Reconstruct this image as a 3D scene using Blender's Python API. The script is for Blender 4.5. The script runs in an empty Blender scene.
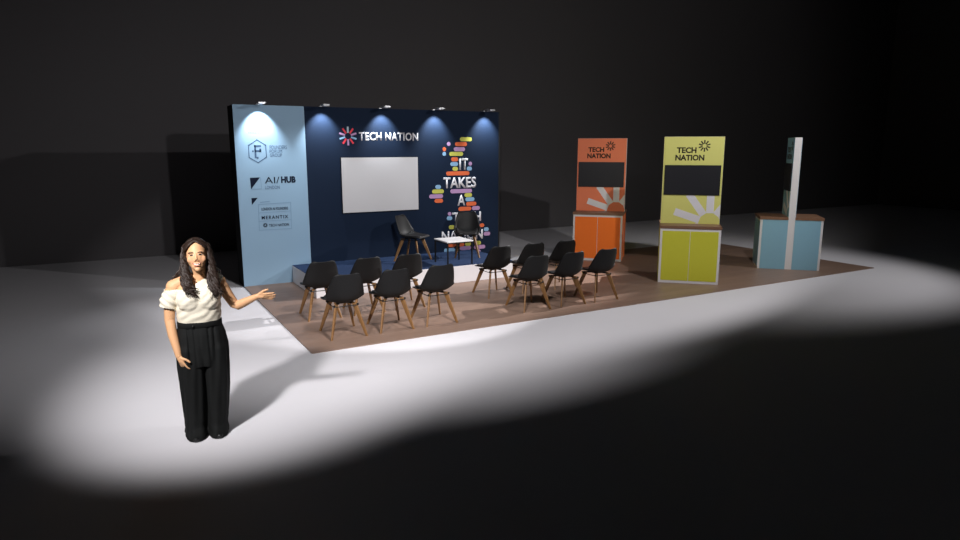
import bpy, bmesh, math, random
from mathutils import Vector, Matrix, noise
random.seed(7)
C = bpy.context.scene.collection
PI = math.pi

# ------------------------------------------------------------------ materials
def lin(c):
    return tuple(((v/255)/12.92 if v/255 <= .04045 else (((v/255)+.055)/1.055)**2.4) for v in c)

def mat(name, rgb, rough=.5, spec=.5, metal=0., var=.06, scale=14., bump=0., coat=0.):
    """principled material with a little procedural variation"""
    m = bpy.data.materials.new(name); m.use_nodes = True
    nt = m.node_tree; b = nt.nodes['Principled BSDF']
    c = lin(rgb)
    tc = nt.nodes.new('ShaderNodeTexCoord')
    nz = nt.nodes.new('ShaderNodeTexNoise'); nz.inputs['Scale'].default_value = scale; nz.inputs['Detail'].default_value = 4
    nt.links.new(tc.outputs['Object'], nz.inputs['Vector'])
    mx = nt.nodes.new('ShaderNodeMix'); mx.data_type = 'RGBA'
    mx.inputs[6].default_value = tuple(max(0, v*(1-var)) for v in c)+(1,)
    mx.inputs[7].default_value = tuple(min(1, v*(1+var)) for v in c)+(1,)
    nt.links.new(nz.outputs['Fac'], mx.inputs[0])
    nt.links.new(mx.outputs[2], b.inputs['Base Color'])
    b.inputs['Roughness'].default_value = rough
    b.inputs['Specular IOR Level'].default_value = spec
    b.inputs['Metallic'].default_value = metal
    b.inputs['Coat Weight'].default_value = coat
    if bump:
        bp = nt.nodes.new('ShaderNodeBump'); bp.inputs['Strength'].default_value = bump; bp.inputs['Distance'].default_value = .01
        nt.links.new(nz.outputs['Fac'], bp.inputs['Height']); nt.links.new(bp.outputs['Normal'], b.inputs['Normal'])
    return m

def wood_mat(name, rgb, rgb2, rough=.45, plank=None, stretch=(1, 18, 18), scale=2.2):
    m = bpy.data.materials.new(name); m.use_nodes = True
    nt = m.node_tree; b = nt.nodes['Principled BSDF']; N = nt.nodes.new; L = nt.links.new
    tc = N('ShaderNodeTexCoord'); mp = N('ShaderNodeMapping'); mp.inputs['Scale'].default_value = stretch
    L(tc.outputs['Object'], mp.inputs['Vector'])
    nz = N('ShaderNodeTexNoise'); nz.inputs['Scale'].default_value = scale; nz.inputs['Detail'].default_value = 6
    L(mp.outputs['Vector'], nz.inputs['Vector'])
    mx = N('ShaderNodeMix'); mx.data_type = 'RGBA'
    mx.inputs[6].default_value = lin(rgb)+(1,); mx.inputs[7].default_value = lin(rgb2)+(1,)
    L(nz.outputs['Fac'], mx.inputs[0]); out = mx.outputs[2]
    if plank:
        br = N('ShaderNodeTexBrick'); br.inputs['Scale'].default_value = 1
        br.inputs['Brick Width'].default_value = plank[0]; br.inputs['Row Height'].default_value = plank[1]
        br.inputs['Mortar Size'].default_value = .0025; br.offset = .37
        br.inputs['Color1'].default_value = (.90, .90, .90, 1); br.inputs['Color2'].default_value = (1.06, 1.06, 1.06, 1)
        br.inputs['Mortar'].default_value = (.72, .72, .72, 1)
        L(tc.outputs['Object'], br.inputs['Vector'])
        mu = N('ShaderNodeMix'); mu.data_type = 'RGBA'; mu.blend_type = 'MULTIPLY'; mu.inputs[0].default_value = 1
        L(out, mu.inputs[6]); L(br.outputs['Color'], mu.inputs[7]); out = mu.outputs[2]
    L(out, b.inputs['Base Color']); b.inputs['Roughness'].default_value = rough
    return m

M = {}
M['floor'] = mat('studio_floor_white', (221, 218, 222), .75, .25, var=.02, scale=1.5)
M['room'] = mat('studio_wall_grey', (98, 95, 97), .9, .1, var=.05, scale=.6)
M['deck'] = wood_mat('brown_laminate', (126, 101, 88), (148, 122, 106), .45, plank=(1.2, .19))
M['deck_edge'] = mat('deck_edge_trim', (120, 96, 84), .5)
M['white'] = mat('white_laminate', (225, 222, 224), .45, var=.015)
M['stage_white'] = mat('stage_fascia_white', (226, 222, 224), .5, var=.015)
M['stage_carpet'] = mat('navy_carpet', (42, 58, 88), .95, .1, var=.25, scale=160, bump=.4)
M['navy'] = mat('navy_fabric', (19, 34, 56), .8, .2, var=.05, scale=90)
M['sky'] = mat('light_blue_fabric', (150, 181, 206), .8, .2, var=.02, scale=90)
M['black'] = mat('black_fabric_side', (16, 16, 18), .8, .2)
M['screen'] = mat('blank_display_surface', (205, 203, 205), .4, .4, var=.01)
M['screen_off'] = mat('black_display_glass', (40, 40, 44), .35, .4, var=.02)
M['bezel'] = mat('display_bezel', (24, 25, 28), .4)
M['ink_white'] = mat('white_print', (232, 230, 235), .6, .3, var=.01)
M['ink_navy'] = mat('navy_print', (12, 22, 44), .7, .15, var=.01)
M['ink_mid'] = mat('slate_blue_print', (72, 98, 130), .6, .3, var=.01)
M['ink_pale'] = mat('pale_slate_print', (120, 152, 182), .6, .3, var=.01)
M['ink_dark'] = mat('dark_print', (44, 38, 30), .6, .3, var=.01)
M['p_yellow'] = mat('yellow_print', (205, 204, 92), .6, .3, var=.01)
M['p_orange'] = mat('orange_print', (236, 112, 66), .6, .3, var=.01)
M['p_purple'] = mat('lilac_print', (188, 148, 192), .6, .3, var=.01)
M['p_blue'] = mat('pale_blue_print', (142, 184, 218), .6, .3, var=.01)
M['p_red'] = mat('red_print', (228, 62, 78), .6, .3, var=.01)
M['p_grey'] = mat('ice_grey_print', (178, 196, 208), .6, .3, var=.01)
M['shell'] = mat('black_polypropylene', (19, 19, 20), .55, .3, var=.08)
M['pad'] = mat('black_leatherette_pad', (34, 33, 34), .42, .5, var=.1, scale=60, bump=.1)
M['oak'] = wood_mat('oak_leg', (112, 78, 42), (142, 102, 58), .5, stretch=(14, 14, 1.5), scale=3)
M['blackmetal'] = mat('black_steel', (22, 22, 23), .45, .5, metal=.3)
M['tabletop'] = mat('white_table_top', (236, 234, 236), .35, var=.01)
M['silver'] = mat('satin_silver', (205, 206, 208), .35, .5, metal=.6)
M['lens'] = mat('frosted_lens', (235, 238, 245), .4)
M['or_tower'] = mat('orange_tower_print', (240, 132, 94), .55, .35, var=.02)
M['or_cab'] = mat('orange_laminate', (255, 124, 40), .5, .35, var=.02)
M['ye_tower'] = mat('yellow_tower_print', (224, 221, 126), .55, .35, var=.02)
M['ye_cab'] = mat('lime_laminate', (208, 206, 62), .5, .35, var=.02)
M['bl_tower'] = mat('blue_tower_print', (140, 184, 208), .55, .35, var=.02)
M['bl_cab'] = mat('pale_blue_laminate', (138, 182, 204), .5, .35, var=.02)
M['walnut'] = wood_mat('walnut_counter', (112, 80, 60), (140, 104, 80), .45, stretch=(1.5, 14, 14))

# ------------------------------------------------------------------ helpers
def link(name, bm, mats, parent=None, smooth=False, loc=None):
    me = bpy.data.meshes.new(name); bmesh.ops.recalc_face_normals(bm, faces=bm.faces[:])
    bm.to_mesh(me); bm.free()
    for m in (mats if isinstance(mats, (list, tuple)) else [mats]): me.materials.append(m)
    if smooth:
        for p in me.polygons: p.use_smooth = True
    o = bpy.data.objects.new(name, me); C.objects.link(o)
    if parent: o.parent = parent
    if loc: o.location = loc
    return o

def thing(name, label, cat, loc=(0, 0, 0), rz=0, group=None):
    o = bpy.data.objects.new(name, None); C.objects.link(o)
    o.empty_display_size = .1
    o.location = loc; o.rotation_euler = (0, 0, rz)
    return tag(o, label, cat, group)

def tag(o, label, cat, group=None):
    o['label'] = label; o['category'] = cat
    if group: o['group'] = group
    return o

def box(bm, x0, x1, y0, y1, z0, z1, mi=0, bev=0.):
    t = bmesh.new()
    bmesh.ops.create_cube(t, size=1)
    for v in t.verts:
        v.co = Vector((x0+(v.co.x+.5)*(x1-x0), y0+(v.co.y+.5)*(y1-y0), z0+(v.co.z+.5)*(z1-z0)))
    if bev: bmesh.ops.bevel(t, geom=t.edges[:], offset=bev, segments=2, affect='EDGES', clamp_overlap=True)
    merge(bm, t, mi)

def merge(bm, t, mi=0):
    mp = {}
    for v in t.verts: mp[v] = bm.verts.new(v.co)
    for f in t.faces:
        try: g = bm.faces.new([mp[v] for v in f.verts]); g.material_index = mi; g.smooth = f.smooth
        except ValueError: pass
    t.free()

def tube(bm, pts, radii, seg=10, mi=0, flat=None):
    """tapered tube through pts; flat=(radial, tangential) factors with an axis"""
    pts = [Vector(p) for p in pts]; rings = []
    up = Vector((0, 0, 1))
    prev = None
    for i, p in enumerate(pts):
        d = (pts[min(i+1, len(pts)-1)]-pts[max(i-1, 0)]).normalized()
        if prev is None:
            a = d.cross(up if abs(d.z) < .95 else Vector((0, 1, 0))).normalized()
        else:
            a = (prev-d*prev.dot(d)).normalized()
        prev = a; b = d.cross(a)
        r = radii[i] if isinstance(radii, (list, tuple)) else radii
        ra, rb = r if isinstance(r, (list, tuple)) else (r, r)
        rings.append([bm.verts.new(p+a*ra*math.cos(2*PI*k/seg)+b*rb*math.sin(2*PI*k/seg)) for k in range(seg)])
    for i in range(len(rings)-1):
        for k in range(seg):
            f = bm.faces.new([rings[i][k], rings[i][(k+1) % seg], rings[i+1][(k+1) % seg], rings[i+1][k]]); f.material_index = mi
    f = bm.faces.new(rings[0][::-1]); f.material_index = mi
    f = bm.faces.new(rings[-1]); f.material_index = mi

def ellipsoid(bm, c, r, rot=None, seg=20, mi=0):
    t = bmesh.new(); bmesh.ops.create_uvsphere(t, u_segments=seg, v_segments=max(8, seg//2), radius=1)
    R = rot or Matrix.Identity(3)
    for v in t.verts: v.co = R @ Vector((v.co.x*r[0], v.co.y*r[1], v.co.z*r[2])) + Vector(c)
    merge(bm, t, mi)

def loft(bm, rings, mi=0):
    vs = [[bm.verts.new(p) for p in r] for r in rings]; n = len(vs[0])
    for i in range(len(vs)-1):
        for k in range(n):
            f = bm.faces.new([vs[i][k], vs[i][(k+1) % n], vs[i+1][(k+1) % n], vs[i+1][k]]); f.material_index = mi
    bm.faces.new(vs[0][::-1]).material_index = mi; bm.faces.new(vs[-1]).material_index = mi

def ell_ring(cx, cy, z, rx, ry, n=32, p=2.0):
    out = []
    for k in range(n):
        t = 2*PI*k/n; c, s = math.cos(t), math.sin(t)
        out.append(Vector((cx+rx*math.copysign(abs(c)**(2/p), c), cy+ry*math.copysign(abs(s)**(2/p), s), z)))
    return out

def slab(bm, pts, y=0., th=.002, mi=0):
    """2-D polygon (x, z) -> thin slab standing in the XZ plane, front face at y - th"""
    a = [bm.verts.new((x, y, z)) for x, z in pts]; b = [bm.verts.new((x, y-th, z)) for x, z in pts]
    n = len(pts)
    bm.faces.new(b).material_index = mi; bm.faces.new(a[::-1]).material_index = mi
    for k in range(n): bm.faces.new([a[k], a[(k+1) % n], b[(k+1) % n], b[k]]).material_index = mi

def pill(x0, x1, z, h):
    r = h/2; x1 = max(x1, x0+h+1e-4); pts = []
    for k in range(9): t = -PI/2+PI*k/8; pts.append((x1-r+r*math.cos(t), z+r*math.sin(t)))
    for k in range(9): t = PI/2+PI*k/8; pts.append((x0+r+r*math.cos(t), z+r*math.sin(t)))
    return pts

def ray_poly(cx, cz, ang, r0, r1, w):
    d = Vector((math.cos(ang), math.sin(ang))); n = Vector((-d.y, d.x)); c = Vector((cx, cz))
    return [tuple(c+d*r0-n*w/2), tuple(c+d*r1-n*w/2), tuple(c+d*r1+n*w/2), tuple(c+d*r0+n*w/2)]

def clip(poly, fn):
    out = []
    for i in range(len(poly)):
        a, b = poly[i], poly[(i+1) % len(poly)]; fa, fb = fn(a), fn(b)
        if fa >= 0: out.append(a)
        if fa*fb < 0:
            t = fa/(fa-fb); out.append((a[0]+(b[0]-a[0])*t, a[1]+(b[1]-a[1])*t))
    return out

def text_bm(bm, s, x0, x1, z0, z1, y=0., bold=0., th=.002, mi=0, spacing=1.):
    """lettering fitted into the box x0..x1, z0..z1 of the XZ plane"""
    cu = bpy.data.curves.new('lettering_curve', 'FONT'); cu.body = s; cu.size = 1; cu.offset = bold
    cu.resolution_u = 3; cu.space_character = spacing; cu.fill_mode = 'FRONT'
    ob = bpy.data.objects.new('lettering_curve', cu); C.objects.link(ob)
    dg = bpy.context.evaluated_depsgraph_get(); me = bpy.data.meshes.new_from_object(ob.evaluated_get(dg))
    bpy.data.objects.remove(ob); bpy.data.curves.remove(cu)
    xs = [v.co.x for v in me.vertices]; ys = [v.co.y for v in me.vertices]
    ax, bx, ay, by = min(xs), max(xs), min(ys), max(ys)
    t = bmesh.new(); t.from_mesh(me); bpy.data.meshes.remove(me)
    for v in t.verts:
        v.co = Vector((x0+(v.co.x-ax)/(bx-ax)*(x1-x0), y, z0+(v.co.y-ay)/(by-ay)*(z1-z0)))
    g = bmesh.ops.extrude_face_region(t, geom=t.faces[:])
    for v in [e for e in g['geom'] if isinstance(e, bmesh.types.BMVert)]: v.co.y -= th
    merge(bm, t, mi)

def lettering(name, items, m, parent, y):
    bm = bmesh.new()
    for it in items: text_bm(bm, *it[:5], y=y, bold=it[5] if len(it) > 5 else 0, spacing=it[6] if len(it) > 6 else 1)
    return link(name, bm, m, parent)

def copy_tree(o, parent=None):
    c = o.copy(); C.objects.link(c)
    if parent: c.parent = parent
    for ch in list(o.children): copy_tree(ch, c)
    return c

# ------------------------------------------------------------------ camera (solved from the photograph)
F_PX, CAM, YAW, PITCH = 659.11, Vector((-1.8777, -11.4123, 2.3280)), .51336, .18469
fw = Vector((math.sin(YAW)*math.cos(PITCH), math.cos(YAW)*math.cos(PITCH), -math.sin(PITCH)))
rt = Vector((math.cos(YAW), -math.sin(YAW), 0)); upv = rt.cross(fw)
cd = bpy.data.cameras.new('camera'); cam = bpy.data.objects.new('camera', cd); C.objects.link(cam)
cam.matrix_world = Matrix(((rt.x, upv.x, -fw.x, CAM.x), (rt.y, upv.y, -fw.y, CAM.y), (rt.z, upv.z, -fw.z, CAM.z), (0, 0, 0, 1)))
cd.sensor_width = 36; cd.lens = F_PX/960*36; cd.clip_end = 200
bpy.context.scene.camera = cam

def wall_pt(px, py):
    """where a photograph pixel lands on the front plane of the display wall -> (x, z)"""
    d = fw+rt*((px-480)/F_PX)-upv*((py-270)/F_PX); t = -CAM.y/d.y; q = CAM+d*t
    return (q.x, q.z)

# ------------------------------------------------------------------ room
def structure(name, bm, m):
    o = link(name, bm, m); o['kind'] = 'structure'; return o
bm = bmesh.new(); box(bm, -14, 26, -20, 4.5, -.1, 0); structure('floor', bm, M['floor'])
bm = bmesh.new(); box(bm, -14, 26, 4.3, 4.5, 0, 10); structure('wall_back', bm, M['room'])
bm = bmesh.new(); box(bm, 25.8, 26, -20, 4.3, 0, 10); structure('wall_right', bm, M['room'])
bm = bmesh.new(); box(bm, -14, -13.8, -20, 4.3, 0, 10); structure('wall_left', bm, M['room'])

# ------------------------------------------------------------------ deck, stage
DW, DD = 11.034, 4.17
bm = bmesh.new(); box(bm, 0, DW, -DD, 0, 0, .012)
deck = link('stand_decking', bm, M['deck'])
tag(deck, 'large brown wood-laminate decking lying flat on the white studio floor', 'decking')
DZ = .012

SX0, SX1, SY, SH = .8115, 4.4, -1.48, .3132
st = thing('stage_platform', 'low white stage platform with navy carpet top in front of the display wall', 'stage', ((SX0+SX1)/2, SY/2, DZ))
ox, oy = (SX0+SX1)/2, SY/2
bm = bmesh.new(); box(bm, SX0-ox, SX1-ox, SY-oy, -.012-oy, 0, SH-DZ-.008, bev=.004); link('fascia', bm, M['stage_white'], st)
bm = bmesh.new(); box(bm, SX0-ox+.004, SX1-ox-.004, SY-oy+.004, -.012-oy, SH-DZ-.008, SH-DZ); link('carpet_top', bm, M['stage_carpet'], st)

# ------------------------------------------------------------------ display wall
WW, WH, WP, WD = 4.978, 3.0, 1.1465, .5
wl = thing('display_wall', 'tall navy and light blue exhibition wall with printed logos behind the stage', 'display wall', (0, 0, DZ*0))
bm = bmesh.new(); box(bm, 0, WW, .015, WD, 0, WH-.004); link('wall_core', bm, M['black'], wl)
bm = bmesh.new(); box(bm, 0, WP, 0, .0155, 0, WH); link('blue_panel', bm, M['sky'], wl)['label'] = 'light blue panel'
bm = bmesh.new(); box(bm, WP+.002, WW, 0, .0155, 0, WH); link('navy_panel', bm, M['navy'], wl)['label'] = 'navy blue panel'
bm = bmesh.new(); box(bm, WW, WW+.03, 0, .06, 0, WH); link('edge_profile', bm, M['bezel'], wl)

def wbox(x0, x1, yt, yb):
    """pixel box -> wall box"""
    a = wall_pt(x0, (yt+yb)/2)[0]; b = wall_pt(x1, (yt+yb)/2)[0]; m_ = (x0+x1)/2
    return a, b, wall_pt(m_, yb)[1], wall_pt(m_, yt)[1]
G = -.0005
lettering('headline_lettering', [('TECH NATION', 2.098, 3.240, 2.437, 2.585, .021, 1.05)], M['ink_white'], wl, G)
bm = bmesh.new(); cols = {90: 0, 54: 1, 126: 1, 18: 2, 162: 2, -18: 3, 198: 3, -54: 1, 234: 1, 270: 2}
for a, c in cols.items():
    slab(bm, ray_poly(1.898, 2.514, math.radians(a), .055, .162, .032), G, .002, c)
link('starburst_emblem', bm, [M['p_grey'], M['p_red'], M['p_purple'], M['p_blue']], wl)
# map of coloured bars
bars = [(459.8, 471.9, 139.2, 'y'), (455, 466.9, 144.1, 'o'), (446.9, 450, 143.9, 'p'), (453.7, 465, 149.2, 'p'), (442.4, 445.8, 149.2, 'o'),
 (442.4, 445.9, 153.9, 'b'), (449.1, 463.1, 153.9, 'y'), (451.1, 458.1, 159.3, 'o'), (450.2, 458, 164, 'b'), (468.5, 472, 163.7, 'p'),
 (452.5, 458, 168.8, 'y'), (466.7, 471.9, 168.6, 'b'), (446.1, 469.4, 173.3, 'o'), (435.3, 440.9, 186.9, 'b'), (432, 443.9, 191.4, 'y'),
 (450.2, 472, 191, 'p'), (429.1, 443, 196.3, 'p'), (434.4, 443, 200.8, 'o'), (464.4, 472, 195, 'y'), (465.3, 474.4, 199.2, 'b'),
 (466.1, 476.3, 203.7, 'o'), (458.3, 471.3, 208.7, 'o'), (471.9, 479.8, 208, 'p'), (447.8, 451.1, 213.9, 'p'), (446.7, 452.2, 218.3, 'b'),
 (448.7, 454.7, 227.1, 'y'), (473.5, 479.3, 225.6, 'y'), (479.7, 484.2, 225.2, 'o'), (483.7, 488.7, 229.2, 'b'), (483.6, 490.2, 233.6, 'p'),
 (448, 456.3, 245, 'o'), (458, 464.3, 244.6, 'o'), (465, 471, 244, 'y'), (474.4, 481, 242.8, 'y'), (459.8, 471, 248, 'p'), (473.8, 485.2, 246.9, 'p'),
 (443.9, 455, 250.2, 'b'), (476.5, 480.5, 251.3, 'p')]
bm = bmesh.new(); ci = {'y': 0, 'o': 1, 'p': 2, 'b': 3}
for x0, x1, yc, c in bars:
    a, b = wall_pt(x0, yc), wall_pt(x1, yc)
    slab(bm, pill(a[0], b[0], (a[1]+b[1])/2, .077), G, .002, ci[c])
link('map_graphic', bm, [M['p_yellow'], M['p_orange'], M['p_purple'], M['p_blue']], wl)
lettering('slogan_lettering', [
 ('IT',)+wbox(459.3, 468, 158.4, 169.9)+(.026,), ('TAKES',)+wbox(443.3, 476.1, 177.1, 188)+(.026,), ('A',)+wbox(457.4, 465.2, 194.8, 205.6)+(.026,),
 ('TECH',)+wbox(452.2, 480.9, 211.9, 222)+(.026,), ('NATION',)+wbox(441.7, 482.8, 230.2, 240.2)+(.026,)], M['ink_white'], wl, G)
# light blue panel graphics
lettering('partner_lettering', [
 ('FOUNDERS',)+wbox(269.6, 286.8, 145.4, 149.2), ('FORUM',)+wbox(269.6, 282, 149.6, 153), ('GROUP',)+wbox(269.8, 282, 153.5, 156.8),
 ('LONDON',)+wbox(265.2, 279.6, 185.7, 189)], M['ink_mid'], wl, G)
lettering('hub_lettering', [('AI/',)+wbox(264.7, 279.4, 176.9, 183.4), ('HUB',)+wbox(281, 295.6, 176.3, 182.9)+(.05,),
 ('LONDON AI FOUNDERS',)+wbox(261.4, 288, 207.2, 210)+(.02,), ('MERANTIX',)+wbox(261.6, 288.2, 215.4, 218.8)+(.02, 1.25), ('TECH NATION',)+wbox(269, 289, 223.5, 226.2)+(.02,)],
 M['ink_navy'], wl, G)
def outline(bm, pts, w, mi=0, y=G):
    n = len(pts)
    for k in range(n):
        a, b = Vector(pts[k]), Vector(pts[(k+1) % n]); d = (b-a).normalized(); q = Vector((-d.y, d.x))*w/2; e = d*w/2
        slab(bm, [tuple(a-e-q), tuple(b+e-q), tuple(b+e+q), tuple(a-e+q)], y, .002, mi)
hx = [wall_pt(*q) for q in ((256.9, 139.9), (265.6, 145.2), (266.5, 157), (258.3, 162.7), (249.2, 157.6), (248.4, 145.6))]
bm = bmesh.new(); outline(bm, hx, .014)
cx = sum(p[0] for p in hx)/6; cz = sum(p[1] for p in hx)/6
for (a, b, c, d) in ((-.05, -.02, -.11, .10), (-.05, .06, .07, .10), (-.05, .06, -.01, .02), (.03, .06, -.01, .045), (-.085, -.06, -.01, .015), (-.02, .01, -.12, -.09)):
    slab(bm, [(cx+a, cz+c), (cx+b, cz+c), (cx+b, cz+d), (cx+a, cz+d)], G, .002)
link('hexagon_emblem', bm, M['ink_mid'], wl)
bm = bmesh.new()
for tri in (((249.9, 177.8), (259.9, 177.4), (251.1, 189.3)), ((251.4, 198.1), (257.7, 197.8), (251.9, 205))):
    slab(bm, [wall_pt(*q) for q in tri][::-1], G, .002)
c0 = wall_pt(265.3, 225.2)
for k in range(10): slab(bm, ray_poly(c0[0], c0[1], 2*PI*k/10, .014, .038, .012), G, .002)
link('corner_emblem', bm, M['ink_navy'], wl)
bm = bmesh.new()
bx = [wall_pt(*q) for q in ((258.3, 204.6), (290.6, 202.2), (291.6, 228.4), (259.4, 230.3))]
outline(bm, bx, .007)
for (a, b) in (((258.8, 213), (290.9, 210.9)), ((259.1, 221.4), (291.2, 219.6))):
    a, b = wall_pt(*a), wall_pt(*b); slab(bm, [(a[0], a[1]-.003), (b[0], b[1]-.003), (b[0], b[1]+.003), (a[0], a[1]+.003)], G, .002)
a, b = wall_pt(260.2, 202.4), wall_pt(269.6, 201.3); slab(bm, [(a[0], a[1]-.006), (b[0], b[1]-.006), (b[0], b[1]+.006), (a[0], a[1]+.006)], G, .002)
q = [wall_pt(*q) for q in ((260.4, 177.4), (261.6, 188.6), (251.4, 189.2))]; 
for a, b in ((q[0], q[1]), (q[1], q[2])):
    a, b = Vector(a), Vector(b); d = (b-a).normalized(); n_ = Vector((-d.y, d.x))*.003
    slab(bm, [tuple(a-n_), tuple(b-n_), tuple(b+n_), tuple(a+n_)], G, .002)
a, b = wall_pt(248.2, 132.6), wall_pt(263.6, 132.2)
x = a[0]
while x < b[0]-.02:
    slab(bm, [(x, a[1]-.012), (x+.018, a[1]-.012), (x+.018, a[1]+.010), (x, a[1]+.010)], G, .001); x += .026
link('outline_graphic', bm, M['ink_pale'], wl)

# big screen hung on the wall
sx0, sx1, sz0, sz1 = 1.738, 3.208, 1.168, 2.147
sc = thing('display_screen', 'large blank pale grey screen mounted on the navy display wall', 'screen', ((sx0+sx1)/2, 0, sz0))
w2 = (sx1-sx0)/2; h = sz1-sz0
bm = bmesh.new(); box(bm, -w2, w2, -.047, -.002, 0, h, bev=.004); link('housing', bm, M['bezel'], sc)
bm = bmesh.new(); box(bm, -w2+.006, w2-.006, -.050, -.046, .006, h-.006); link('display_surface', bm, M['screen'], sc)

# wall spotlights
names = ['first arm spotlight on top of the wall, above the light blue panel', 'second arm spotlight along the wall top, left of the starburst emblem',
 'third arm spotlight along the wall top, above the headline lettering', 'fourth arm spotlight along the wall top, between screen and coloured map',
 'last arm spotlight along the wall top, at the navy end']
LX = [.395, 1.435, 2.523, 3.571, 4.646]
def make_spot():
    t = thing('arm_spotlight', '', 'spotlight')
    bm = bmesh.new(); box(bm, -.025, .025, .0, .06, 0, .014, bev=.003); link('clamp', bm, M['silver'], t)
    bm = bmesh.new(); tube(bm, [(0, .03, .016), (0, -.06, .034), (0, -.15, .036), (0, -.22, .026)], .009, 8); link('arm', bm, M['silver'], t, True)
    bm = bmesh.new(); box(bm, -.055, .055, -.34, -.18, .004, .03, bev=.006)
    hd = link('lamp_head', bm, M['silver'], t)
    bm = bmesh.new(); box(bm, -.045, .045, -.33, -.19, .0005, .005); link('lens', bm, M['lens'], hd)
    return t
sp0 = make_spot()
for i, x in enumerate(LX):
    o = sp0 if i == 0 else copy_tree(sp0)
    o.location = (x, 0, WH); o['label'] = names[i]; o['group'] = 'arm spotlights along the top of the display wall'
    ld = bpy.data.lights.new('arm_spotlight_beam', 'SPOT'); ld.energy = 88; ld.spot_size = math.radians(84); ld.spot_blend = .8
    ld.shadow_soft_size = .012; ld.color = (.88, .95, 1)
    lo = bpy.data.objects.new('arm_spotlight_beam', ld); C.objects.link(lo)
    lo.location = (x, -.215, WH-.012)
    lo.rotation_euler = Vector((0, .44, -.898)).to_track_quat('-Z', 'Y').to_euler()

# ------------------------------------------------------------------ chairs
def catmull(P, n):
    out = []
    for i in range(n):
        t = i/(n-1)*(len(P)-1); k = min(int(t), len(P)-2); u = t-k
        p0, p1, p2, p3 = P[max(k-1, 0)], P[k], P[k+1], P[min(k+2, len(P)-1)]
        out.append(tuple(.5*((2*b)+(c-a)*u+(2*a-5*b+4*c-d)*u*u+(3*b-a-3*c+d)*u**3) for a, b, c, d in zip(p0, p1, p2, p3)))
    return out

def make_chair():
    t = thing('shell_chair', '', 'chair')
    # (y, z, half width, curl)
    prof = [(.245, .425, .175, .0), (.235, .445, .205, .002), (.15, .450, .228, .010), (.03, .440, .240, .030), (-.09, .432, .246, .062), (-.165, .448, .246, .095),
            (-.205, .50, .240, .098), (-.228, .58, .226, .080), (-.248, .67, .205, .058), (-.264, .74, .184, .040), (-.275, .785, .160, .030), (-.279, .803, .118, .026)]
    R = catmull(prof, 40); NC = 17
    def grid(sub=None, off=0.):
        bm = bmesh.new(); rows = []
        for i, (y, z, w, c) in enumerate(R):
            a = R[max(i-1, 0)]; b = R[min(i+1, len(R)-1)]
            ty, tz = b[0]-a[0], b[1]-a[1]; L = math.hypot(ty, tz) or 1
            ny, nz = tz/L, -ty/L
            row = []
            for k in range(NC):
                u = -1+2*k/(NC-1)
                cc = c*abs(u)**2.4+off
                row.append((w*u, y+ny*cc, z+nz*cc))
            rows.append(row)
        return rows
    def sheet(rows, th):
        bm = bmesh.new(); n, m = len(rows), len(rows[0])
        V = [[Vector(p) for p in r] for r in rows]
        N = []
        for i in range(n):
            r = []
            for k in range(m):
                du = V[i][min(k+1, m-1)]-V[i][max(k-1, 0)]; dv = V[min(i+1, n-1)][k]-V[max(i-1, 0)][k]
                r.append(du.cross(dv).normalized())
            N.append(r)
        A = [[bm.verts.new(V[i][k]) for k in range(m)] for i in range(n)]
        B = [[bm.verts.new(V[i][k]+N[i][k]*th) for k in range(m)] for i in range(n)]
        for i in range(n-1):
            for k in range(m-1):
                bm.faces.new([A[i][k], A[i][k+1], A[i+1][k+1], A[i+1][k]]); bm.faces.new([B[i][k], B[i+1][k], B[i+1][k+1], B[i][k+1]])
        for i in range(n-1):
            for k in (0, m-1): bm.faces.new([A[i][k], A[i+1][k], B[i+1][k], B[i][k]])
        for k in range(m-1):
            for i in (0, n-1): bm.faces.new([A[i][k], A[i][k+1], B[i][k+1], B[i][k]])
        return bm
    rows = grid()
    link('shell', sheet(rows, .011), M['shell'], t, True)
    g2 = grid(off=.012)
    pad = [[(p[0]*.90, p[1], p[2]) for p in r[1:-1]] for r in g2[3:18]]
    link('seat_pad', sheet(pad, .012), M['pad'], t, True)
    # under frame: steel cross and plate
    bm = bmesh.new(); box(bm, -.10, .10, -.10, .10, .408, .428, bev=.004)
    for sx in (-1, 1):
        for sy in (-1, 1): tube(bm, [(sx*.04, sy*.04, .412), (sx*.155, sy*.165, .395)], .013, 8)
    for s in (-1, 1):
        tube(bm, [(s*.15, -.16, .385), (s*.15, .16, .385)], .006, 8); tube(bm, [(-.15, s*.16, .385), (.15, s*.16, .385)], .006, 8)
    link('under_frame', bm, M['blackmetal'], t)
    # flat tapered oak legs, broad side along the splay
    for sx in (-1, 1):
        for sy in (-1, 1):
            a = Vector((sx*.115, sy*.125, .412)); b = Vector((sx*.223, sy*.255, 0))
            rad = Vector((sx*.108, sy*.13, 0)).normalized(); tan = Vector((-rad.y, rad.x, 0))
            bm = bmesh.new(); vs = []
            for p, rr, tt in ((a, .034, .013), (a.lerp(b, .5), .027, .012), (b, .016, .010)):
                vs.append([p+rad*rr*c+tan*tt*s for c, s in ((1, .55), (.75, 1), (-.75, 1), (-1, .55), (-1, -.55), (-.75, -1), (.75, -1), (1, -.55))])
            loft(bm, vs); link('leg', bm, M['oak'], t)
    return t
ch0 = make_chair(); used = [False]
def place_chair(x, y, z, rz, label, group):
    o = copy_tree(ch0) if used[0] else ch0; used[0] = True
    o.location = (x, y, z); o.rotation_euler = (0, 0, rz); o['label'] = label; o['group'] = group
ordn = ['first', 'second', 'third', 'fourth', 'fifth', 'last']
XS = [.57, 1.205, 1.835, 3.365, 4.0, 4.63]
for i, x in enumerate(XS):
    side = 'left block' if i < 3 else 'right block'
    place_chair(x, -3.55, DZ, random.uniform(-.03, .03), 'black chair with oak legs, %s from left in the row along the decking front edge' % ordn[i], 'audience chairs on the decking')
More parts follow.
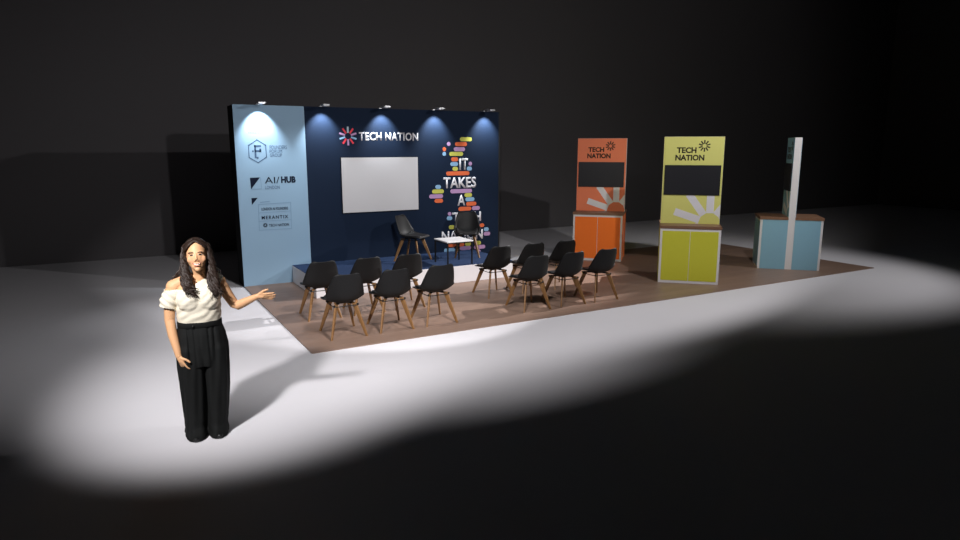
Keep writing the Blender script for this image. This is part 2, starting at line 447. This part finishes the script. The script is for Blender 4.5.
for i, x in enumerate(XS):
    place_chair(x, -2.53, DZ, random.uniform(-.03, .03), 'black chair with oak legs, %s from left in the row nearer the stage' % ordn[i], 'audience chairs on the decking')
place_chair(2.83, -.60, SH, math.atan2(-.80, .60)-PI/2, 'black chair on the stage under the big screen, turned sideways towards the white table', 'speaker chairs on the stage')
place_chair(3.93, -.62, SH, math.atan2(-.88, -.47)-PI/2, 'black chair on the stage behind the white table, facing out, before the coloured map', 'speaker chairs on the stage')

# side table on the stage
tb = thing('side_table', 'small square white-topped table with thin black legs on the stage', 'table', (3.35, -1.19, SH), 0)
TZ = .735-SH
bm = bmesh.new(); box(bm, -.255, .255, -.265, .265, TZ-.022, TZ, bev=.005); link('table_top', bm, M['tabletop'], tb)
for sx in (-1, 1):
    for sy in (-1, 1):
        bm = bmesh.new(); box(bm, sx*.235-.011, sx*.235+.011, sy*.245-.011, sy*.245+.011, 0, TZ-.022, bev=.002); link('leg', bm, M['blackmetal'], tb)
bm = bmesh.new()
for s in (-1, 1):
    box(bm, -.235, .235, s*.245-.009, s*.245+.009, TZ-.042, TZ-.022); box(bm, s*.235-.009, s*.235+.009, -.245, .245, TZ-.042, TZ-.022)
link('apron_frame', bm, M['blackmetal'], tb)

# ------------------------------------------------------------------ kiosks
def make_kiosk(label, loc, yaw, w, d, tower, cab, TH=.12, T=2.5, hc=.955, ht=1.005):
    """origin under the centre of the tower; local -y is the display side"""
    k = thing('kiosk', label, 'kiosk', (loc[0], loc[1], DZ), yaw, 'screen kiosks with cupboards on the decking')
    h = w/2; t2 = TH/2; hc -= DZ; ht -= DZ; T -= DZ
    bm = bmesh.new(); box(bm, -h, h, -t2, t2, 0, T); link('tower_core', bm, M['white'], k)
    for s in (-1, 1):
        y0, y1 = (-t2-.004, -t2+.001) if s < 0 else (t2-.001, t2+.004)
        bm = bmesh.new(); box(bm, -h+.002, h-.002, y0, y1, ht-.01, T-.002); link('tower_face', bm, tower, k)
        # cupboard: white carcass, coloured doors and sides
        a, b = (-t2-d, -t2) if s < 0 else (t2, t2+d)
        bm = bmesh.new(); box(bm, -h, h, a, b, 0, hc); cb = link('cabinet', bm, M['white'], k)
        fy = a if s < 0 else b
        for x0, x1 in ((-h+.038, -.004), (.004, h-.038)):
            bm = bmesh.new(); box(bm, x0, x1, min(fy, fy+s*.004), max(fy, fy+s*.004), .045, hc-.04, bev=.001); link('door', bm, cab, cb)
        for sx in (-1, 1):
            bm = bmesh.new(); box(bm, min(sx*h, sx*(h+.004)), max(sx*h, sx*(h+.004)), a+(.04 if s < 0 else .0), b-(.0 if s < 0 else .04), .0, hc, bev=.001)
            link('side_panel', bm, cab, cb)
        bm = bmesh.new(); box(bm, -h-.012, h+.012, a-.012 if s < 0 else a, b if s < 0 else b+.012, hc, ht, bev=.003); link('counter_top', bm, M['walnut'], k)
    fy = -t2-.0035
    # screen
    s0, s1 = 1.505-DZ, 2.018-DZ
    bm = bmesh.new(); box(bm, -h+.032, h-.032, fy-.02, fy, s0, s1, bev=.003); scn = link('screen', bm, M['bezel'], k)
    bm = bmesh.new(); box(bm, -h+.042, h-.042, fy-.0215, fy-.019, s0+.01, s1-.01); link('display_surface', bm, M['screen_off'], scn)
    lettering('lettering', [('TECH', -.28, .045, 2.222-DZ, 2.322-DZ, .038), ('NATION', -.298, .180, 2.095-DZ, 2.195-DZ, .038)], M['ink_dark'], k, fy)
    bm = bmesh.new()
    for i in range(10): slab(bm, ray_poly(.172, 2.345-DZ, PI/2+2*PI*i/10, .034, .098, .022), fy, .002)
    link('starburst_emblem', bm, M['ink_dark'], k)
    bm = bmesh.new(); cx, cz = .325, 1.02-DZ
    for i in range(10):
        p = ray_poly(cx, cz, PI/2+2*PI*i/10, .175, .62, .125)
        for fn in (lambda q: h-.004-q[0], lambda q: q[1]-ht-.002, lambda q: s0-.004-q[1]): p = clip(p, fn) if len(p) > 2 else p
        if len(p) > 2: slab(bm, p, fy, .002)
    link('ray_graphic', bm, M['ink_white'], k)
    return k

def from_front(cx, cy, yaw, back):
    return (cx-math.sin(yaw)*back, cy+math.cos(yaw)*back)
KD = .40
make_kiosk('yellow kiosk with black screen over a lime green cupboard, near the decking front edge', from_front(6.708, -3.471, -.762, KD+.06), -.762, .99, KD, M['ye_tower'], M['ye_cab'])
make_kiosk('orange kiosk with black screen over an orange cupboard, behind the last chairs', from_front(6.835, -.866, -.797, KD+.06), -.797, 1.0, KD, M['or_tower'], M['or_cab'])
by = -.785; bw = .76
make_kiosk('pale blue kiosk seen edge-on with white tower edge, at the far decking corner', from_front(9.391, -3.465, by, bw/2), by-PI/2, bw, .49, M['bl_tower'], M['bl_cab'], hc=.962, ht=1.014)

# ------------------------------------------------------------------ person
def skin_mat():
    return mat('skin', (216, 166, 124), .5, .35, var=.04, scale=30)
MP = dict(skin=skin_mat(), lips=mat('lips', (196, 118, 98), .55), brow=mat('brow_hair', (58, 38, 28), .7), eye=mat('eye_white', (228, 222, 216), .3),
          iris=mat('iris_brown', (46, 30, 22), .25), teeth=mat('teeth', (240, 234, 222), .6), blush=mat('cheek_skin', (217, 163, 124), .5, .35, var=.03),
          hair=mat('dark_brown_hair', (44, 30, 23), .5, .5, var=.35, scale=40), top=mat('ivory_satin', (226, 217, 198), .55, .4, var=.02, scale=30),
          trouser=mat('black_crepe', (19, 20, 20), .8, .2, var=.12, scale=50), shoe=mat('black_leather', (14, 14, 14), .35), nail=mat('nails', (230, 170, 160), .3))

def remeshed(bm, voxel, smooth_it=6, smooth_f=.5):
    """weld overlapping solids into one continuous surface"""
    me = bpy.data.meshes.new('solid'); bmesh.ops.recalc_face_normals(bm, faces=bm.faces[:]); bm.to_mesh(me); bm.free()
    o = bpy.data.objects.new('solid', me); C.objects.link(o)
    r = o.modifiers.new('r', 'REMESH'); r.mode = 'VOXEL'; r.voxel_size = voxel
    if smooth_it:
        s = o.modifiers.new('s', 'SMOOTH'); s.factor = smooth_f; s.iterations = smooth_it
    dg = bpy.context.evaluated_depsgraph_get(); m2 = bpy.data.meshes.new_from_object(o.evaluated_get(dg))
    bpy.data.objects.remove(o); bpy.data.meshes.remove(me)
    out = bmesh.new(); out.from_mesh(m2); bpy.data.meshes.remove(m2)
    return out

def rot(ax, ay, az): return Matrix.Rotation(az, 3, 'Z') @ Matrix.Rotation(ay, 3, 'Y') @ Matrix.Rotation(ax, 3, 'X')

person = thing('person', 'woman in ivory one-shoulder top and black trousers, gesturing towards the decking with open hand', 'person',
               (-1.3386, -5.8221, 0), math.atan2(-.0960, .9954))

# ---- body: one continuous surface (local x to the picture's right, -y towards the viewer)
HC = Vector((.036, -.035, 1.487))            # head centre
HR = rot(math.radians(-7), math.radians(-3), math.radians(-4))
HS = 1.06
def hd(x, y, z): return HC+HR @ Vector((x*HS, y*HS, z*HS))
b = bmesh.new()
# head: skull, face wedge, jaw, chin, cheeks, nose, brow, lips
ellipsoid(b, hd(0, .020, .034), tuple(HS*r_ for r_ in (.074, .094, .088)), HR, 28)
ellipsoid(b, hd(0, -.022, -.012), tuple(HS*r_ for r_ in (.066, .066, .098)), HR, 28)
ellipsoid(b, hd(0, -.034, -.066), tuple(HS*r_ for r_ in (.047, .046, .047)), HR, 20)
ellipsoid(b, hd(0, -.062, -.098), tuple(HS*r_ for r_ in (.021, .020, .019)), HR, 14)
for s in (-1, 1):
    ellipsoid(b, hd(s*.036, -.058, -.024), tuple(HS*r_ for r_ in (.030, .018, .030)), HR, 14)
    ellipsoid(b, hd(s*.031, -.074, .027), tuple(HS*r_ for r_ in (.026, .012, .008)), HR, 12)     # brow ridge
    ellipsoid(b, hd(s*.072, .018, -.004), tuple(HS*r_ for r_ in (.010, .019, .031)), HR, 12)     # ear
    ellipsoid(b, hd(s*.030, -.071, .008), tuple(HS*r_ for r_ in (.0135, .0095, .0085)), HR, 12)  # eyeball
    ellipsoid(b, hd(s*.010, -.088, -.033), tuple(HS*r_ for r_ in (.0080, .008, .007)), HR, 10)   # nostril wing
tube(b, [hd(0, -.080, .020), hd(0, -.088, -.010), hd(0, -.097, -.029)], [.008, .009, .0105], 10)
ellipsoid(b, hd(0, -.083, -.057), tuple(HS*r_ for r_ in (.026, .010, .0062)), HR, 12)
ellipsoid(b, hd(0, -.081, -.071), tuple(HS*r_ for r_ in (.022, .010, .0070)), HR, 12)
# neck and torso
tube(b, [hd(0, .015, -.045), (.048, .0, 1.345), (.052, .008, 1.285), (.045, .012, 1.23)], [.054, .051, .056, .075], 20)
tor = [(.02, .005, .90, .170, .112), (.02, .005, .955, .146, .100), (.021, .002, 1.02, .145, .098), (.022, 0, 1.09, .155, .108), (.023, 0, 1.16, .160, .112),
       (.022, .006, 1.22, .160, .096), (.021, .012, 1.262, .148, .074), (.022, .014, 1.292, .095, .052)]
loft(b, [ell_ring(x, y, z, rx, ry, 32, 2.3) for x, y, z, rx, ry in tor])
for s in (-1, 1): ellipsoid(b, (.022+s*.062, -.070, 1.142), (.070, .046, .075), None, 18)
# trapezius slopes
tube(b, [(.05, .012, 1.325), (-.03, .012, 1.292), (-.09, .010, 1.274), (-.140, .008, 1.250)], [.042, .044, .048, .054], 14)
tube(b, [(.05, .012, 1.325), (.12, .014, 1.297), (.175, .012, 1.275)], [.040, .040, .044], 14)
# hips and legs
loft(b, [ell_ring(.02, .005, z, rx, ry, 32, 2.2) for z, rx, ry in ((.93, .150, .102), (.85, .172, .118), (.77, .176, .122), (.72, .165, .115))])
for s in (-1, 1):
    tube(b, [(.02+s*.085, .0, .80), (.02+s*.080, .0, .60), (.018+s*.078, -.005, .42), (.016+s*.078, .005, .25), (.015+s*.078, .015, .085)], [.092, .075, .056, .050, .036], 18)
    tube(b, [(.015+s*.078, .03, .045), (.015+s*.084, -.06, .035), (.015+s*.09, -.135, .026)], [(.036, .034), (.038, .030), (.030, .020)], 14)
# right arm (picture left) hanging, hand resting on the thigh
A = [(-.140, .008, 1.246), (-.166, .004, 1.200), (-.188, -.004, 1.10), (-.197, -.014, .985), (-.183, -.045, .87), (-.160, -.085, .755), (-.151, -.102, .700)]
ellipsoid(b, (-.146, .008, 1.242), (.060, .056, .060), None, 18)
ellipsoid(b, (.184, .010, 1.256), (.058, .056, .058), None, 18)
tube(b, A, [.056, .052, .044, .038, .037, .028, .0235], 18)
# left arm (picture right): upper arm down and out, forearm raised sideways
B = [(.176, .010, 1.262), (.208, .006, 1.215), (.252, .012, 1.13), (.290, .010, 1.062), (.318, -.005, 1.052), (.365, -.035, 1.078), (.425, -.075, 1.112), (.468, -.100, 1.134)]
tube(b, B, [.052, .049, .042, .039, .039, .036, .028, .0225], 18)
def hand(b, W, D, S, Nn, curl, thumb, sc=1.):
    """W wrist point, D finger direction, S sideways (towards the thumb), Nn palm normal"""
    D, S, Nn = D.normalized(), S.normalized(), Nn.normalized()
    P = lambda d, s, n: W+D*d*sc+S*s*sc+Nn*n*sc
    R = Matrix((S, D, Nn)).transposed()
    ellipsoid(b, P(.045, 0, 0), (.036*sc, .050*sc, .0135*sc), R, 16)
    ellipsoid(b, P(.030, .020, .006), (.017*sc, .030*sc, .013*sc), R, 12)
    tube(b, [P(-.02, 0, 0), P(.02, 0, 0), P(.05, 0, 0)], [.021*sc, .022*sc, .020*sc], 12)
    tips = []
    for s0, L, sp in ((.027, .068, .10), (.009, .077, .03), (-.009, .071, -.04), (-.026, .055, -.12)):
        p = P(.070, s0, 0); pts = [P(.055, s0*.9, 0), p]; ang = curl[0]
        for f, da in ((.45, 0), (.30, curl[1]), (.25, curl[2])):
            ang += da
            dv = (D*math.cos(ang)+Nn*math.sin(ang)+S*sp).normalized()
            p = p+dv*L*f*sc; pts.append(p)
        tube(b, pts, [.0088*sc, .0086*sc, .0082*sc, .0076*sc, .0058*sc], 10); tips.append(pts[-1])
    a0 = P(.022, .026, .004); a1 = a0+(D*thumb[0]+S*thumb[1]+Nn*thumb[2]).normalized()*.034*sc
    a2 = a1+(D*(thumb[0]+.5)+S*thumb[1]*.8+Nn*thumb[2]).normalized()*.026*sc; a3 = a2+(D*(thumb[0]+.8)+S*thumb[1]*.6+Nn*thumb[2]).normalized()*.018*sc
    tube(b, [P(.008, .016, .002), a0, a1, a2, a3], [.014*sc, .0125*sc, .0108*sc, .0098*sc, .007*sc], 10)
    return tips
hand(b, Vector((-.151, -.103, .700)), Vector((.34, -.12, -.93)), Vector((.55, -.78, .28)), Vector((.76, .62, .20)), (.15, .25, .25), (.55, .75, .35), .92)
hand(b, Vector((.468, -.100, 1.134)), Vector((.965, -.25, -.03)), Vector((-.12, -.45, .88)), Vector((.16, .86, .47)), (-.02, .12, .14), (.75, .55, .2), .98)
body = remeshed(b, .0034, 7, .45)
iHR = HR.transposed()
for f in body.faces:
    f.smooth = True
    q = (iHR @ (f.calc_center_median()-HC))/HS; x, y, z = q; ax = abs(x); f.material_index = 0
    if y < -.045 and ax < .07 and abs(z) < .12:
        eye = ((ax-.030)/.0150)**2+((z-.008)/.0056)**2
        if eye < 1: f.material_index = 4 if (ax-.030)**2+(z-.008)**2 < .0105**2 or z > .0100 else 3
        elif abs(z-(.0275-.25*(ax-.034)**2*40)) < .0036 and .014 < ax < .050: f.material_index = 2
        elif ((x)/.031)**2+((z+.0635-.012*(ax/.029)**2)/.0115)**2 < 1:
            f.material_index = 5 if ax < .021 and abs(z+.0628-.012*(ax/.029)**2) < .0048 else 1
        elif (ax-.040)**2+(z+.028)**2 < .020**2: f.material_index = 6
link('body', body, [MP['skin'], MP['lips'], MP['brow'], MP['eye'], MP['iris'], MP['teeth'], MP['blush']], person)

# ---- trousers: two wide legs joined at the hip, pleats, hems resting on the floor
b = bmesh.new()
loft(b, [ell_ring(cx_, cy_, z, rx, ry, 40, 2.25) for cx_, cy_, z, rx, ry in
         ((.020, .004, .962, .158, .112), (.020, .004, .93, .163, .116), (.023, .002, .86, .184, .130), (.026, 0, .76, .197, .140), (.027, 0, .66, .196, .142), (.026, 0, .60, .185, .135))])
for s in (-1, 1):
    loft(b, [ell_ring(cx_+s*dx, cy_, z, rx, ry, 32, 2.3) for cx_, dx, cy_, z, rx, ry in
         ((.026, .075, 0, .86, .070, .10), (.026, .090, 0, .74, .104, .134), (.025, .092, 0, .58, .104, .134), (.022, .086, .0, .40, .100, .136), (.018, .079, .0, .22, .093, .138),
          (.014, .076, -.006, .10, .087, .146), (.012, .078, -.020, .045, .086, .162), (.012, .081, -.026, .006, .083, .168))])
tro = remeshed(b, .006, 4, .5)
for v in tro.verts:
    x, y, z = v.co
    n = Vector((x-.022-(.09 if x > .02 else -.09), y, 0))
    if n.length > .01 and z < .93 and z > .02:
        a = math.atan2(n.y, n.x)
        k = min(1, (.94-z)/.25)
        fold = .0045*k*math.sin(a*7+z*3+(1.3 if x > .02 else 0))+.003*k*math.sin(a*13-z*9)
        if z < .22: fold += .004*math.sin(z*60+a*2)*(.22-z)/.22
        v.co += n.normalized()*fold
    if z < .80:                                  # the gap between the two legs
        g_ = math.exp(-((x-.02)/.016)**2)*min(1, (.80-z)/.55)
        v.co.y += (.030 if y < 0 else -.030)*g_
    for px_ in (-.075, -.030, .075, .115):       # pressed pleats below the waistband
        if y < 0 and .55 < z < .93:
            d_ = abs(x-px_-(.93-z)*.02)
            if d_ < .014: v.co.y += .010*(1-d_/.014)*min(1, (z-.55)/.2)
for f in tro.faces: f.smooth = True
trousers = link('trousers', tro, MP['trouser'], person)
b = bmesh.new(); out = [ell_ring(.020, .004, z, .162+o, .116+o, 48, 2.25) for z, o in ((.918, .003), (.922, .0065), (.958, .0055), (.966, .002))]
loft(b, out); link('waistband', b, MP['trouser'], trousers, True)
b = bmesh.new(); ellipsoid(b, (-.030, -.121, .940), (.009, .005, .009), None, 12); link('button', b, MP['shoe'], trousers, True)
for s in (-1, 1):
    b = bmesh.new(); t_ = bmesh.new()
    tube(b, [(.012+s*.083, .06, .034), (.012+s*.083, -.05, .034), (.012+s*.086, -.150, .026), (.012+s*.088, -.196, .020)], [(.034, .032), (.038, .032), (.036, .024), (.020, .016)], 16)
    sh = remeshed(b, .006, 3); 
    for f in sh.faces: f.smooth = True
    link('shoe', sh, MP['shoe'], person)

# ---- top: draped, bare at the picture-left shoulder, one broad strap at the other
b = bmesh.new()
loft(b, [ell_ring(x, y, z, rx+.008, ry+.010, 40, 2.3) for x, y, z, rx, ry in
         [(.020, .004, .930, .150, .104), (.020, .004, .965, .150, .105), (.021, .002, 1.02, .156, .110)]+tor[3:]])
for s in (-1, 1): ellipsoid(b, (.022+s*.060, -.072, 1.140), (.092, .064, .100), None, 18)
tube(b, [(.05, .012, 1.325), (.12, .014, 1.297), (.178, .012, 1.275)], [.048, .049, .053], 16)
tube(b, [(.150, .010, 1.268), (.192, .008, 1.248)], [.058, .060], 16)
tube(b, [(-.10, .006, 1.21), (-.165, .004, 1.195), (-.190, -.004, 1.135), (-.204, -.008, 1.070)], [.058, .064, .064, .056], 18)
tp = remeshed(b, .0042, 7, .5)
def keep(c):
    x, y, z = c
    back = 0
    # neckline: low straight edge over the picture-left arm, rising across the chest to the strap
    if x < -.06: lim = 1.232-.05*(-.06-x)
    elif x < .10: lim = 1.232+(x+.06)/.16*.078
    else: lim = 1.40
    if z > lim: return False
    if x > .10 and (Vector((x, y, z))-Vector((.05, .0, 1.36))).length < .052: return False
    if x > .180 and z < 1.262: return x < .196 and z < 1.17
    if x > .235: return False
    if x < -.150 and z < 1.075+(-.150-x)*.25: return x > -.160
    if z < .948: return False
    return True
bmesh.ops.delete(tp, geom=[f for f in tp.faces if not keep(f.calc_center_median())], context='FACES')
bmesh.ops.delete(tp, geom=[v for v in tp.verts if not v.link_faces], context='VERTS')
tp.normal_update()
for v in tp.verts:
    x, y, z = v.co; nrm = v.normal.copy()
    if x > -.14:
        u = (z-1.29)-(x-.20)*.72                # folds fan from the strap down to the waist
        f_ = .0020*math.sin(u*80+1.2*math.sin(x*30))*min(1, max(0, (z-.95)/.06))
        f_ += .0006*math.sin((z-x*.35)*120)
    else:
        f_ = .0032*math.sin((z+x*.9)*110)
    v.co += nrm*f_
for f in tp.faces: f.smooth = True
top_o = link('top', tp, MP['top'], person)
md = top_o.modifiers.new('thickness', 'SOLIDIFY'); md.thickness = .004; md.offset = 1

# ---- hair: parted cap and long loose curls
b = bmesh.new()
cap = bmesh.new(); bmesh.ops.create_uvsphere(cap, u_segments=120, v_segments=84, radius=1)
for v in cap.verts:
    q = Vector((v.co.x*.083, v.co.y*.106+.016, v.co.z*.098+.034))*HS; v.co = q
kill = []
for f in cap.faces:
    x, y, z = f.calc_center_median()
    edge = .112-2.2*abs(x)**1.35                 # hairline arches over the forehead, opens from the parting
    if z < -.055 or (y < -.016 and z < max(edge, -.06) and abs(x) < .082): kill.append(f)
bmesh.ops.delete(cap, geom=kill, context='FACES')
bmesh.ops.delete(cap, geom=[v for v in cap.verts if not v.link_faces], context='VERTS')
bmesh.ops.solidify(cap, geom=cap.faces[:], thickness=-.006)
for v in cap.verts: v.co = HC+HR @ v.co
merge(b, cap)
rnd = random.Random(11)
def curl(pts, r, amp, turns, ph):
    P_ = catmull([tuple(p) for p in pts], 44); out = []; rad = []
    for i, p in enumerate(P_):
        t = i/43; a = ph+turns*2*PI*t; k = amp*max(0, min(1, t*2.2-.5))
        out.append((p[0]+k*math.cos(a), p[1]+k*.8*math.sin(a), p[2])); rad.append(r*(.55+.6*math.sin(PI*min(1, .12+t*.80)))*(1 if t < .9 else (1.02-t)*8.3))
    tube(b, out, rad, 6)
for i in range(330):
    s = -1 if i % 2 == 0 else 1
    fr = rnd.random()                                   # 0 = face side, 1 = back of the head
    root = hd(s*.008, -.052+fr*.13, .126-.026*fr)
    mid = hd(s*(.050+.006*rnd.random()), -.042+fr*.12, .104-.02*fr)
    side = hd(s*(.080+.010*rnd.random()), -.012+fr*.085, .040+.03*rnd.random())
    jaw = hd(s*(.080+.026*rnd.random()), -.022+.10*fr*rnd.uniform(.6, 1.1), -.075+.03*rnd.random())
    if s < 0:
        ln = rnd.uniform(0, 1)
        if fr < .55:
            sh_ = Vector((-.052+rnd.uniform(-.03, .035), -.085-.03*rnd.random(), 1.29)); end = Vector((-.014+rnd.uniform(-.045, .040), -.125-.02*rnd.random(), 1.155+.075*ln))
        else:
            sh_ = Vector((-.095+rnd.uniform(-.045, .05), .035+.05*rnd.random(), 1.30)); end = Vector((-.10+rnd.uniform(-.02, .10), .075+.03*rnd.random(), 1.18+.09*ln))
    else:
        ln = rnd.uniform(0, 1)
        if fr < .62:
            sh_ = Vector((.140+rnd.uniform(-.032, .035), -.078-.03*rnd.random(), 1.29)); end = Vector((.168+rnd.uniform(-.045, .045), -.118-.03*rnd.random(), 1.140+.08*ln))
        else:
            sh_ = Vector((.15+rnd.uniform(-.06, .05), .045+.05*rnd.random(), 1.30)); end = Vector((.16+rnd.uniform(-.08, .03), .075+.03*rnd.random(), 1.17+.09*ln))
    curl([root, mid, side, jaw, sh_, end], rnd.uniform(.0030, .0056), rnd.uniform(.007, .022), rnd.uniform(3.5, 6.5), rnd.random()*6.28)
for f in b.faces: f.smooth = True
link('hair', b, MP['hair'], person)


# ------------------------------------------------------------------ lights
def spot(name, loc, target, energy, angle, blend, size=.06, color=(1, 1, 1)):
    ld = bpy.data.lights.new(name, 'SPOT'); ld.energy = energy; ld.spot_size = math.radians(angle); ld.spot_blend = blend
    ld.shadow_soft_size = size; ld.color = color
    o = bpy.data.objects.new(name, ld); C.objects.link(o); o.location = loc
    o.rotation_euler = (Vector(target)-Vector(loc)).to_track_quat('-Z', 'Y').to_euler()
    return o
WHT = (1, .985, .99)
spot('flood_light', (1.03, -6.47, 3.71), (1.52, -1.78, 0.00), 320, 119, 0.67, .05, WHT)
spot('flood_light', (5.65, -6.48, 4.43), (4.55, -0.75, 3.50), 435, 148, 0.25, .05, WHT)
spot('person_light', (-3.15, -8.15, 3.75), (-0.45, -4.50, 0.0), 1200, 46, 0.85, .16, WHT)
spot('side_light', (13.56, -3.45, 6.54), (8.52, -2.76, 3.36), 10000, 21, 0.59, .05, WHT)
spot('flood_light', (10.45, -5.90, 4.26), (8.75, -3.05, -0.24), 290, 94, 0.6, .05, WHT)
spot('flood_light', (1.27, -6.04, 3.52), (1.74, -1.36, -0.21), 363, 64, 0.23, .05, WHT)

w = bpy.data.worlds.new('world'); bpy.context.scene.world = w; w.use_nodes = True
w.node_tree.nodes['Background'].inputs['Color'].default_value = (.9, .95, 1, 1)
w.node_tree.nodes['Background'].inputs['Strength'].default_value = .003
vs = bpy.context.scene.view_settings
vs.view_transform = 'Standard'; vs.look = 'None'; vs.gamma = 1; vs.use_curve_mapping = False; vs.exposure = 0
